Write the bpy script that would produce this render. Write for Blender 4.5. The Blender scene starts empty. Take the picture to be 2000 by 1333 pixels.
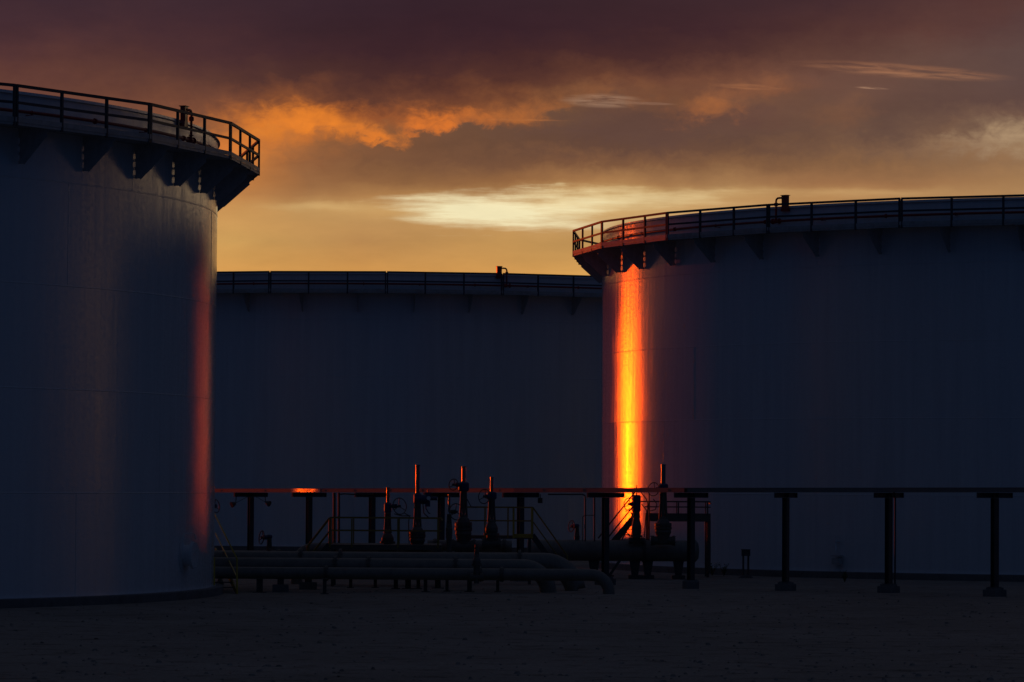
import bpy, math, random
from mathutils import Vector, Matrix
random.seed(7)
PI = math.pi
sc = bpy.context.scene
COL = sc.collection

# ------------------------------------------------------------------ camera
F = 7624.4            # focal length in pixels of a 2000 px wide picture
PITCH = math.atan((947.18 - 666.5) / F)
ROLL = 0.00616
CAMZ = 3.641
cam_d = bpy.data.cameras.new('camera')
cam_d.sensor_width = 36.0
cam_d.lens = F / 2000.0 * 36.0
cam_d.clip_start = 0.5
cam_d.clip_end = 12000
cam = bpy.data.objects.new('camera', cam_d)
COL.objects.link(cam)
M = Matrix.Rotation(PI / 2 + PITCH, 4, 'X') @ Matrix.Rotation(ROLL, 4, 'Z')
cam.matrix_world = Matrix.Translation((0, 0, CAMZ)) @ M
sc.camera = cam

# ------------------------------------------------------------------ exposure
sc.view_settings.view_transform = 'Standard'
sc.view_settings.look = 'None'
sc.view_settings.gamma = 1.0
sc.view_settings.use_curve_mapping = False
sc.view_settings.exposure = 0.0
sc.cycles.max_bounces = 6
sc.cycles.glossy_bounces = 4
sc.cycles.diffuse_bounces = 3
sc.cycles.sample_clamp_indirect = 0
sc.cycles.caustics_reflective = True
sc.cycles.blur_glossy = 0.0
sc.cycles.use_denoising = True

SUN_AZ, SUN_EL = -35.0, 0.6      # degrees, left of the view axis / above the horizon


def lin(c):
    r = []
    for v in c:
        v = v / 255.0
        r.append(v / 12.92 if v <= 0.04045 else ((v + 0.055) / 1.055) ** 2.4)
    return (r[0], r[1], r[2], 1.0)


# ------------------------------------------------------------------ world: an evening sky by direction
world = bpy.data.worlds.new('World')
sc.world = world
world.use_nodes = True
wt = world.node_tree
wt.nodes.clear()


class G:
    """tiny helper that wires math nodes"""
    def __init__(s, t): s.t = t
    def n(s, kind, **kw):
        nd = s.t.nodes.new(kind)
        for k, v in kw.items(): setattr(nd, k, v)
        return nd
    def put(s, sock, v):
        if hasattr(v, 'is_output') or isinstance(v, bpy.types.NodeSocket): s.t.links.new(v, sock)
        else: sock.default_value = v
    def m(s, op, a, b=0.0, c=None, clamp=False):
        nd = s.n('ShaderNodeMath', operation=op, use_clamp=clamp)
        s.put(nd.inputs[0], a); s.put(nd.inputs[1], b)
        if c is not None: s.put(nd.inputs[2], c)
        return nd.outputs[0]
    def rng(s, v, a, b, c=0.0, d=1.0, smooth=True):
        nd = s.n('ShaderNodeMapRange', interpolation_type='SMOOTHSTEP' if smooth else 'LINEAR', clamp=True)
        s.put(nd.inputs['Value'], v)
        nd.inputs['From Min'].default_value = a; nd.inputs['From Max'].default_value = b
        nd.inputs['To Min'].default_value = c; nd.inputs['To Max'].default_value = d
        return nd.outputs['Result']
    def mix(s, f, a, b, blend='MIX'):
        nd = s.n('ShaderNodeMix', data_type='RGBA', blend_type=blend)
        s.put(nd.inputs[0], f); s.put(nd.inputs[6], a); s.put(nd.inputs[7], b)
        return nd.outputs[2]
    def xyz(s, x, y, z):
        nd = s.n('ShaderNodeCombineXYZ')
        s.put(nd.inputs[0], x); s.put(nd.inputs[1], y); s.put(nd.inputs[2], z)
        return nd.outputs[0]
    def noise(s, vec, scale, detail=4, rough=0.55, out='Fac', dist=0.0):
        nd = s.n('ShaderNodeTexNoise')
        s.put(nd.inputs['Vector'], vec)
        nd.inputs['Scale'].default_value = scale; nd.inputs['Detail'].default_value = detail
        nd.inputs['Roughness'].default_value = rough; nd.inputs['Distortion'].default_value = dist
        return nd.outputs[out]
    def ramp(s, fac, stops, interp='LINEAR'):
        nd = s.n('ShaderNodeValToRGB')
        s.put(nd.inputs[0], fac)
        cr = nd.color_ramp; cr.interpolation = interp
        while len(cr.elements) > 1: cr.elements.remove(cr.elements[-1])
        cr.elements[0].position = stops[0][0]; cr.elements[0].color = stops[0][1]
        for p, c in stops[1:]:
            e = cr.elements.new(p); e.color = c
        return nd.outputs[0]


g = G(wt)
tc = g.n('ShaderNodeTexCoord')
sep = g.n('ShaderNodeSeparateXYZ'); wt.links.new(tc.outputs['Generated'], sep.inputs[0])
dx, dy, dz = sep.outputs
az = g.m('ARCTAN2', dx, dy)                       # radians, 0 = the view axis, + to the right
el = g.m('ARCSINE', dz)
# U, V in units of 1/76.244 rad (0.75 degree): U 0 at the axis, V 0 at the horizon
U = g.m('MULTIPLY', az, 76.244)
V = g.m('MULTIPLY', el, 76.244)
# cloud billows: displace the lookup
wv = g.xyz(g.m('MULTIPLY', U, 0.75), g.m('MULTIPLY', V, 1.35), 3.1)
w1 = g.noise(wv, 1.0, 6, 0.58, 'Color')
ws = g.n('ShaderNodeSeparateColor'); wt.links.new(w1, ws.inputs[0])
wv2 = g.xyz(g.m('MULTIPLY', U, 0.25), g.m('MULTIPLY', V, 1.6), 9.7)
w2 = g.noise(wv2, 0.8, 3, 0.5)
ragged = g.rng(V, 5.2, 7.2, 0.30, 1.0)            # billows are stronger in the upper clouds
U2 = g.m('ADD', U, g.m('MULTIPLY', g.m('SUBTRACT', ws.outputs[0], 0.5), g.m('MULTIPLY', ragged, 1.15)))
V2 = g.m('ADD', V, g.m('MULTIPLY', g.m('SUBTRACT', ws.outputs[1], 0.5), g.m('MULTIPLY', ragged, 0.85)))
V2 = g.m('ADD', V2, g.m('MULTIPLY', g.m('SUBTRACT', w2, 0.5), 0.30))
w3 = g.noise(g.xyz(g.m('MULTIPLY', U, 2.6), g.m('MULTIPLY', V, 3.6), 14.0), 1.0, 7, 0.62, 'Color', 0.6)
ws3 = g.n('ShaderNodeSeparateColor'); wt.links.new(w3, ws3.inputs[0])
rg3 = g.m('MULTIPLY', g.rng(V, 5.8, 6.6, 0.08, 1.0), g.rng(V, 7.2, 7.9, 1.0, 0.45))
U2 = g.m('ADD', U2, g.m('MULTIPLY', g.m('SUBTRACT', ws3.outputs[0], 0.5), g.m('MULTIPLY', rg3, 0.80)))
V2 = g.m('ADD', V2, g.m('MULTIPLY', g.m('SUBTRACT', ws3.outputs[1], 0.5), g.m('MULTIPLY', rg3, 0.62)))
tilt = g.m('MULTIPLY', U2, 0.0)
UF = g.m('DIVIDE', g.m('ADD', U2, 10.0), 20.0, clamp=True)      # 0..1 across the seen part

rows = [  # height above the horizon (U units), colours by position across
 (0.0, {0: (190, 105, 48), 2000: (150, 92, 58)}),
 (4.15, {0: (205, 140, 80), 450: (214, 156, 84), 700: (204, 146, 78), 1000: (212, 155, 84), 1150: (219, 163, 88), 2000: (205, 150, 84)}),
 (4.72, {0: (195, 140, 80), 450: (205, 157, 90), 700: (184, 136, 82), 1000: (194, 147, 86), 1150: (190, 145, 86), 2000: (180, 138, 88)}),
 (5.04, {0: (190, 135, 80), 450: (205, 154, 90), 700: (186, 140, 86), 1000: (196, 150, 94), 1250: (192, 150, 96), 1600: (184, 140, 90), 2000: (180, 136, 88)}),
 (5.36, {0: (185, 128, 78), 450: (198, 144, 84), 600: (192, 148, 92), 800: (200, 156, 98), 1000: (204, 162, 106), 1250: (204, 164, 108), 1400: (194, 150, 98), 1600: (184, 138, 88), 2000: (176, 134, 88)}),
 (5.66, {0: (175, 118, 74), 450: (192, 130, 74), 600: (166, 118, 74), 780: (176, 128, 78), 1000: (182, 136, 84), 1200: (196, 154, 98), 1350: (190, 148, 96), 1600: (178, 132, 84), 2000: (174, 132, 88)}),
 (5.95, {0: (160, 105, 66), 450: (196, 124, 64), 600: (152, 104, 66), 800: (138, 96, 62), 1000: (150, 104, 66), 1200: (168, 122, 78), 1400: (160, 118, 78), 1600: (158, 112, 74), 1800: (158, 114, 76), 2000: (162, 122, 82)}),
 (6.30, {0: (140, 88, 60), 480: (202, 122, 58), 570: (152, 98, 60), 700: (124, 84, 58), 900: (116, 80, 58), 1100: (122, 84, 60), 1400: (130, 92, 64), 1700: (136, 98, 68), 2000: (148, 112, 80)}),
 (6.62, {0: (120, 78, 58), 480: (212, 122, 54), 600: (160, 100, 58), 700: (130, 86, 58), 860: (110, 76, 56), 950: (106, 74, 56), 1100: (102, 72, 58), 1300: (102, 72, 58), 1420: (110, 78, 60), 1600: (116, 84, 64), 1750: (124, 92, 70), 1900: (142, 110, 84), 2000: (156, 126, 96)}),
 (6.92, {0: (112, 72, 56), 420: (150, 92, 56), 500: (218, 126, 50), 600: (200, 112, 48), 720: (160, 96, 52), 800: (120, 80, 56), 930: (108, 76, 58), 1120: (98, 70, 60), 1300: (98, 70, 60), 1470: (100, 72, 60), 1640: (110, 80, 64), 1720: (102, 76, 64), 1860: (118, 88, 70), 2000: (148, 120, 94)}),
 (7.22, {0: (106, 68, 54), 400: (124, 76, 54), 520: (186, 106, 50), 620: (180, 100, 46), 740: (150, 84, 48), 880: (150, 86, 48), 1000: (132, 82, 52), 1080: (108, 76, 58), 1200: (96, 68, 58), 1470: (100, 70, 60), 1620: (110, 78, 62), 1720: (98, 72, 62), 2000: (112, 84, 70)}),
 (7.52, {0: (102, 64, 54), 400: (110, 68, 52), 560: (130, 76, 48), 680: (96, 58, 46), 880: (112, 66, 46), 1020: (128, 78, 50), 1100: (124, 82, 56), 1200: (104, 72, 58), 1320: (118, 78, 56), 1400: (120, 80, 60), 1500: (110, 76, 60), 1640: (106, 76, 64), 1800: (96, 70, 62), 2000: (94, 70, 64)}),
 (7.92, {0: (94, 58, 52), 400: (92, 58, 50), 600: (76, 47, 44), 800: (72, 43, 42), 1000: (84, 50, 43), 1150: (104, 64, 48), 1300: (108, 68, 52), 1450: (112, 72, 56), 1600: (108, 74, 62), 1800: (104, 76, 66), 2000: (92, 70, 66)}),
 (8.40, {0: (80, 50, 52), 200: (82, 51, 50), 400: (74, 46, 48), 600: (64, 39, 43), 800: (60, 36, 41), 1000: (64, 38, 41), 1200: (72, 43, 42), 1400: (76, 47, 45), 1600: (92, 60, 52), 1800: (98, 70, 62), 2000: (92, 70, 66)}),
 (8.90, {0: (68, 44, 50), 200: (70, 45, 50), 400: (66, 42, 48), 600: (58, 37, 43), 800: (55, 34, 41), 1000: (56, 34, 41), 1200: (60, 37, 42), 1400: (64, 39, 43), 1600: (78, 49, 47), 1800: (92, 60, 54), 2000: (88, 62, 60)}),
 (9.60, {0: (58, 40, 50), 400: (60, 40, 48), 800: (52, 33, 42), 1200: (57, 36, 42), 1600: (66, 42, 46), 1800: (78, 50, 50), 2000: (92, 58, 52)}),
]
prev = None
for i, (v, cols) in enumerate(rows):
    c = g.ramp(UF, [(k / 2000.0, lin(cols[k])) for k in sorted(cols)])
    prev = c if prev is None else g.mix(g.rng(V2, rows[i - 1][0], v, smooth=False), prev, c)
front = prev
# thin wisps lit white and orange
def wisp(u0, v0, su, sv, slope, colr, seed, dens):
    a = g.m('SUBTRACT', U, u0)
    b = g.m('SUBTRACT', g.m('SUBTRACT', V, v0), g.m('MULTIPLY', a, slope))
    r = g.m('ADD', g.m('POWER', g.m('ABSOLUTE', g.m('DIVIDE', a, su)), 2.0), g.m('POWER', g.m('ABSOLUTE', g.m('DIVIDE', b, sv)), 2.0))
    msk = g.rng(r, 1.0, 0.0)
    nv = g.xyz(g.m('MULTIPLY', a, 0.8), g.m('MULTIPLY', b, 9.0), seed)
    n = g.rng(g.noise(nv, 1.6, 6, 0.62, dist=0.3), 0.30, 0.66)
    return g.m('MULTIPLY', g.m('MULTIPLY', msk, n), dens), lin(colr)
# lit lower fringes of the deck and the bright opening under it: soft masses with eroded edges
NA = g.noise(g.xyz(g.m('MULTIPLY', U, 1.3), g.m('MULTIPLY', V, 1.9), 31.0), 1.0, 6, 0.6)      # billowy
NB = g.noise(g.xyz(g.m('MULTIPLY', U, 2.1), g.m('MULTIPLY', V, 2.6), 57.0), 1.0, 6, 0.62)
NC = g.noise(g.xyz(g.m('MULTIPLY', U, 0.45), g.m('MULTIPLY', V, 4.6), 42.0), 1.0, 6, 0.6)     # streaky
ND = g.noise(g.xyz(g.m('MULTIPLY', U, 0.8), g.m('MULTIPLY', V, 9.0), 77.0), 1.0, 5, 0.6)
def puff(u0, v0, su, sv, slope, colr, kind, dens, soft=1.0, hard_low=0.0):
    a = g.m('SUBTRACT', U2, u0)
    b = g.m('SUBTRACT', g.m('SUBTRACT', V2, v0), g.m('MULTIPLY', a, slope))
    bb = g.m('DIVIDE', b, sv)
    if hard_low: bb = g.m('MULTIPLY', bb, g.rng(b, -0.06, 0.06, 1.0 + hard_low, 1.0))
    r = g.m('ADD', g.m('POWER', g.m('ABSOLUTE', g.m('DIVIDE', a, su)), 2.0), g.m('POWER', g.m('ABSOLUTE', bb), 2.0))
    n, n2 = (NA, NB) if kind == 'b' else (NC, ND)
    f = g.m('ADD', g.m('SUBTRACT', 1.0, g.m('SQRT', r)), g.m('MULTIPLY', g.m('SUBTRACT', n, 0.5), 1.5))
    inner = g.rng(n2, 0.30, 0.62, 0.62 if kind == 'b' else 0.74, 1.0)
    return g.m('MULTIPLY', g.m('MULTIPLY', g.rng(f, 0.0, soft), inner), dens), lin(colr)
puffs = [(-3.9, 7.02, 1.9, 0.46, -0.08, (232, 130, 46), 'b', 1.0, 1.0, 0.8),
         (-2.75, 6.76, 0.75, 0.36, -0.25, (224, 124, 48), 'b', 1.0, 0.9, 0.8),
         (-1.3, 7.02, 1.3, 0.38, 0.05, (226, 120, 46), 'b', 1.0, 1.0, 0.9),
         (0.05, 7.25, 1.5, 0.34, 0.16, (180, 104, 52), 'b', 0.9, 1.2, 0.5),
         (1.8, 7.66, 1.8, 0.34, 0.05, (140, 88, 56), 'b', 0.8, 1.2, 0.3),
         (3.75, 7.35, 0.95, 0.58, 0.15, (166, 100, 58), 'b', 0.85, 1.2, 0.4),
         (4.9, 7.74, 1.3, 0.26, 0.06, (140, 88, 60), 'b', 0.7, 1.2, 0.3),
         (6.5, 7.25, 0.9, 0.6, 0.1, (126, 86, 64), 'b', 0.7, 1.3, 0.2),
         (9.6, 6.72, 1.4, 0.34, 0.05, (180, 150, 116), 's', 0.8, 1.3, 0.0),
         (-3.6, 5.42, 2.0, 0.15, 0.0, (208, 168, 110), 's', 0.8, 1.2, 0.0),
         (2.0, 5.58, 3.6, 0.34, 0.03, (218, 184, 128), 's', 1.0, 1.3, 0.0),
         (1.2, 5.54, 3.3, 0.30, 0.03, (236, 212, 160), 's', 1.0, 1.2, 0.0),
         (-0.35, 5.36, 2.6, 0.52, -0.03, (244, 230, 184), 's', 1.3, 1.0, 0.0),
         (6.6, 5.7, 3.0, 0.18, 0.0, (196, 154, 102), 's', 0.8, 1.3, 0.0)]
for pf in puffs:
    mk, cc = puff(*pf); mk = g.m('MINIMUM', mk, 1.0)
    front = g.mix(mk, front, cc)
for wsp in [(1.75, 7.50, 0.95, 0.16, -0.02, (172, 134, 108), 1.0, 0.65), (2.7, 7.45, 0.6, 0.035, -0.03, (150, 112, 92), 2.0, 0.6),
            (7.6, 8.08, 2.4, 0.17, -0.07, (160, 108, 78), 3.0, 0.6), (7.9, 8.0, 1.6, 0.06, -0.05, (180, 126, 92), 9.0, 0.4), (4.6, 7.78, 0.8, 0.07, -0.05, (160, 104, 70), 4.0, 0.6),
            (7.0, 7.75, 0.38, 0.025, -0.06, (168, 128, 102), 5.0, 1.0), (0.2, 7.12, 1.1, 0.025, -0.01, (180, 110, 62), 6.0, 0.6)]:
    mk, cc = wisp(*wsp)
    front = g.mix(mk, front, cc)
# soft texture in the cloud deck
grain = g.noise(g.xyz(g.m('MULTIPLY', U, 0.5), g.m('MULTIPLY', V, 1.8), 21.0), 1.1, 7, 0.6)
front = g.mix(1.0, front, g.ramp(g.rng(grain, 0.25, 0.75, smooth=False), [(0, (0.92, 0.92, 0.93, 1)), (1, (1.08, 1.08, 1.07, 1))]), 'MULTIPLY')

# beyond the right edge the deck thins and the light comes through
side = g.ramp(g.rng(V, 0, 12, smooth=False), [(0, lin((206, 164, 112))), (0.35, lin((214, 178, 128))), (0.6, lin((180, 150, 118))), (0.85, lin((118, 98, 90))), (1, lin((70, 56, 58)))])
front = g.mix(g.m('MULTIPLY', g.rng(U, 11.0, 26.0), g.rng(U, 84.0, 50.0)), front, side)
# the sky above and round the sides, out of the frame: cloud deck fading to blue dusk
cloudn = g.noise(tc.outputs['Generated'], 3.0, 5, 0.6)
high = g.ramp(g.rng(V, 9.6, 60, smooth=False), [(0, (0.045, 0.027, 0.032, 1)), (0.25, (0.036, 0.033, 0.040, 1)), (1, (0.033, 0.033, 0.042, 1))])
front = g.mix(g.rng(V, 8.9, 11.5), front, high)
dusk = g.ramp(g.rng(V, 0, 60, smooth=False), [(0, (0.0014, 0.0098, 0.035, 1)), (0.3, (0.0024, 0.0134, 0.045, 1)), (1, (0.020, 0.0275, 0.052, 1))])
dusk = g.mix(1.0, dusk, g.ramp(cloudn, [(0.25, (0.7, 0.7, 0.75, 1)), (0.75, (1.25, 1.25, 1.2, 1))]), 'MULTIPLY')
sa = math.radians(6)
cosa = g.m('ADD', g.m('MULTIPLY', dx, math.sin(sa)), g.m('MULTIPLY', dy, math.cos(sa)))   # towards the afterglow
glowf = g.rng(cosa, 0.30, 0.90)
sky = g.mix(glowf, dusk, front)
# red glow of the low air around the sun
ga = g.m('DIVIDE', g.m('SUBTRACT', az, math.radians(SUN_AZ)), math.radians(8.5)); ge = g.m('DIVIDE', el, math.radians(4.5))
gg = g.m('EXPONENT', g.m('MULTIPLY', g.m('ADD', g.m('MULTIPLY', ga, ga), g.m('MULTIPLY', ge, ge)), -0.7))
sky = g.mix(gg, sky, g.mix(1.0, sky, (1.3, 0.16, 0.02, 1), 'ADD'))
bg = g.n('ShaderNodeBackground'); bg.inputs['Strength'].default_value = 1.0
wt.links.new(sky, bg.inputs['Color'])
out = g.n('ShaderNodeOutputWorld'); wt.links.new(bg.outputs[0], out.inputs['Surface'])

# ------------------------------------------------------------------ sun: nearly set, deep orange
sd = bpy.data.lights.new('sun', 'SUN')
sd.energy = 1.12
sd.angle = math.radians(0.6)
sd.color = (0.42, 0.032, 0.0001)
sun = bpy.data.objects.new('sun', sd)
COL.objects.link(sun)
a, e = math.radians(SUN_AZ), math.radians(SUN_EL)
sdir = Vector((math.sin(a) * math.cos(e), math.cos(a) * math.cos(e), math.sin(e)))
sun.rotation_euler = sdir.to_track_quat('Z', 'Y').to_euler()
sun.location = (-60, 60, 40)

# ------------------------------------------------------------------ materials
def mat(name, base, rough=0.5, metal=0.0, var=0.15, vscale=6.0, bump=0.0, bscale=40.0, stretch=(1, 1, 1), spec=0.5, dirt=None, dirt_amt=0.0):
    m = bpy.data.materials.new(name); m.use_nodes = True
    t = m.node_tree; b = t.nodes['Principled BSDF']; q = G(t)
    co = q.n('ShaderNodeTexCoord').outputs['Object']
    mp = q.n('ShaderNodeMapping'); t.links.new(co, mp.inputs[0]); mp.inputs['Scale'].default_value = stretch
    n = q.noise(mp.outputs[0], vscale, 5, 0.6)
    lo = tuple(c * (1 - var) for c in base) + (1,); hi = tuple(min(1, c * (1 + var)) for c in base) + (1,)
    c = q.ramp(n, [(0.3, lo), (0.7, hi)])
    if dirt:
        n2 = q.noise(mp.outputs[0], vscale * 0.35, 6, 0.65)
        c = q.mix(q.m('MULTIPLY', q.rng(n2, 0.45, 0.7), dirt_amt), c, tuple(dirt) + (1,))
    t.links.new(c, b.inputs['Base Color'])
    t.links.new(q.rng(n, 0.2, 0.8, rough * 0.85, min(1, rough * 1.15), smooth=False), b.inputs['Roughness'])
    b.inputs['Metallic'].default_value = metal
    b.inputs['Specular IOR Level'].default_value = spec
    if bump:
        bn = q.n('ShaderNodeBump'); bn.inputs['Strength'].default_value = bump; bn.inputs['Distance'].default_value = 0.01
        t.links.new(q.noise(mp.outputs[0], bscale, 4, 0.6), bn.inputs['Height']); t.links.new(bn.outputs[0], b.inputs['Normal'])
    return m


def shell_material():
    m = bpy.data.materials.new('white_tank_paint'); m.use_nodes = True
    t = m.node_tree; b = t.nodes['Principled BSDF']; q = G(t)
    co = q.n('ShaderNodeTexCoord').outputs['Object']
    s = q.n('ShaderNodeSeparateXYZ'); t.links.new(co, s.inputs[0])
    arc = q.m('MULTIPLY', q.m('ARCTAN2', s.outputs[1], s.outputs[0]), 24.64)      # metres round the shell
    z = s.outputs[2]
    # rain streaks: fine across, long in height
    st = q.noise(q.xyz(q.m('MULTIPLY', arc, 5.0), q.m('MULTIPLY', z, 0.25), 0.0), 1.0, 5, 0.7)
    st2 = q.noise(q.xyz(q.m('MULTIPLY', arc, 2.2), q.m('MULTIPLY', z, 0.12), 5.0), 1.0, 3, 0.6)
    pl = q.noise(q.xyz(q.m('MULTIPLY', arc, 0.35), q.m('MULTIPLY', z, 0.5), 2.0), 1.0, 3, 0.5)   # blotches of dust
    grain = q.noise(q.xyz(q.m('MULTIPLY', arc, 5.0), q.m('MULTIPLY', z, 7.0), 1.0), 1.0, 4, 0.85)
    fine = q.noise(q.xyz(q.m('MULTIPLY', arc, 7.0), q.m('MULTIPLY', z, 0.10), 8.0), 1.0, 4, 0.75)
    c = q.ramp(st2, [(0.3, (0.64, 0.65, 0.66, 1)), (0.7, (0.71, 0.715, 0.72, 1))])
    c = q.mix(q.m('MULTIPLY', q.rng(st, 0.58, 0.78), 0.16), c, (0.42, 0.38, 0.34, 1))
    # each course of plates weathered a little differently
    course = q.m('FLOOR', q.m('DIVIDE', z, 3.05))
    cr = q.n('ShaderNodeTexWhiteNoise', noise_dimensions='1D'); t.links.new(course, cr.inputs['W'])
    r = q.m('ADD', q.rng(st, 0.3, 0.7, 0.168, 0.238, smooth=False), q.m('MULTIPLY', q.m('SUBTRACT', pl, 0.5), 0.05))
    r = q.m('ADD', r, q.m('MULTIPLY', q.m('SUBTRACT', cr.outputs['Value'], 0.5), 0.018))
    h = q.m('ADD', q.m('MULTIPLY', st, 0.5), q.m('MULTIPLY', grain, 1.25))
    bn = q.n('ShaderNodeBump'); bn.inputs['Strength'].default_value = 0.5; bn.inputs['Distance'].default_value = 0.005
    t.links.new(h, bn.inputs['Height'])
    gl = q.n('ShaderNodeBsdfAnisotropic', distribution='BECKMANN')
    gl.inputs['Color'].default_value = (1, 1, 1, 1)
    t.links.new(r, gl.inputs['Roughness']); t.links.new(bn.outputs[0], gl.inputs['Normal'])
    df = q.n('ShaderNodeBsdfDiffuse'); t.links.new(c, df.inputs['Color']); t.links.new(bn.outputs[0], df.inputs['Normal'])
    fr = q.n('ShaderNodeFresnel'); fr.inputs['IOR'].default_value = 1.75; t.links.new(bn.outputs[0], fr.inputs['Normal'])
    # dust film dulls the gloss in thin vertical runs and specks, more so high up under the rain line
    film = q.m('MULTIPLY', q.rng(fine, 0.42, 0.66, 1.0, 0.62), q.rng(grain, 0.45, 0.60, 1.0, 0.60))
    film = q.m('MULTIPLY', film, q.rng(st2, 0.35, 0.7, 1.15, 0.9))
    fac = q.m('MULTIPLY', fr.outputs[0], film)
    mx = q.n('ShaderNodeMixShader'); t.links.new(fac, mx.inputs[0]); t.links.new(df.outputs[0], mx.inputs[1]); t.links.new(gl.outputs[0], mx.inputs[2])
    t.nodes.remove(b); t.links.new(mx.outputs[0], t.nodes['Material Output'].inputs['Surface'])
    return m


SHELL = shell_material()
PLATE = mat('grey_white_plate', (0.42, 0.41, 0.40), 0.5, spec=0.2, dirt=(0.25, 0.2, 0.16), dirt_amt=0.4)
GUSSET = mat('white_bracket_paint', (0.50, 0.48, 0.46), 0.5, spec=0.2)
GALV = mat('dull_dark_railing_steel', (0.055, 0.06, 0.072), 0.55, vscale=20, spec=0.3)
DARK = mat('weathered_dark_steel', (0.06, 0.058, 0.055), 0.55, bump=0.2)
RED = mat('red_foam_pipe_paint', (0.30, 0.018, 0.016), 0.35)
TAN = mat('beige_pipe_paint', (0.20, 0.175, 0.14), 0.45, dirt=(0.15, 0.12, 0.09), dirt_amt=0.6, bump=0.1)
VALVE = mat('brown_valve_paint', (0.11, 0.095, 0.075), 0.5, dirt=(0.08, 0.06, 0.05), dirt_amt=0.6, bump=0.15)
BLUE = mat('blue_gearbox_paint', (0.014, 0.028, 0.10), 0.4)
YELLOW = mat('yellow_handrail_paint', (0.55, 0.38, 0.03), 0.45, dirt=(0.2, 0.14, 0.05), dirt_amt=0.5)
CONC = mat('concrete', (0.17, 0.16, 0.15), 0.9, bump=0.5, dirt=(0.10, 0.09, 0.08), dirt_amt=0.6)
STEM = mat('polished_stem_cover', (0.20, 0.185, 0.17), 0.16, metal=0.9, vscale=14)
BLACK = mat('black_rubber', (0.03, 0.03, 0.03), 0.6)
GLASS = mat('pale_dial_face', (0.7, 0.7, 0.68), 0.25)
ALU = mat('cable_tray_aluminium', (0.20, 0.18, 0.165), 0.45, metal=0.1, stretch=(0.3, 0.3, 4), vscale=5, bump=0.2, bscale=6)
LEAF = mat('dry_weed_leaf', (0.10, 0.11, 0.05), 0.8)

def ground_material():
    m = bpy.data.materials.new('packed_gravel'); m.use_nodes = True
    t = m.node_tree; b = t.nodes['Principled BSDF']; q = G(t)
    co = q.n('ShaderNodeTexCoord').outputs['Object']
    n1 = q.noise(co, 0.12, 6, 0.6); n2 = q.noise(co, 9.0, 5, 0.7); n3 = q.noise(co, 1.1, 5, 0.65)
    c = q.ramp(n1, [(0.3, (0.29, 0.245, 0.20, 1)), (0.7, (0.40, 0.34, 0.28, 1))])
    c = q.mix(0.55, c, q.ramp(n2, [(0.3, (0.45, 0.45, 0.47, 1)), (0.65, (1.35, 1.32, 1.28, 1))]), 'MULTIPLY')
    c = q.mix(q.rng(n3, 0.5, 0.68), c, q.mix(1.0, c, (0.6, 0.58, 0.56, 1), 'MULTIPLY'))
    t.links.new(c, b.inputs['Base Color'])
    b.inputs['Roughness'].default_value = 0.95
    b.inputs['Specular IOR Level'].default_value = 0.2
    bn = q.n('ShaderNodeBump'); bn.inputs['Strength'].default_value = 0.9; bn.inputs['Distance'].default_value = 0.06
    t.links.new(q.m('ADD', n2, q.m('MULTIPLY', n3, 2.0)), bn.inputs['Height']); t.links.new(bn.outputs[0], b.inputs['Normal'])
    return m
GRAVEL = ground_material()

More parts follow.
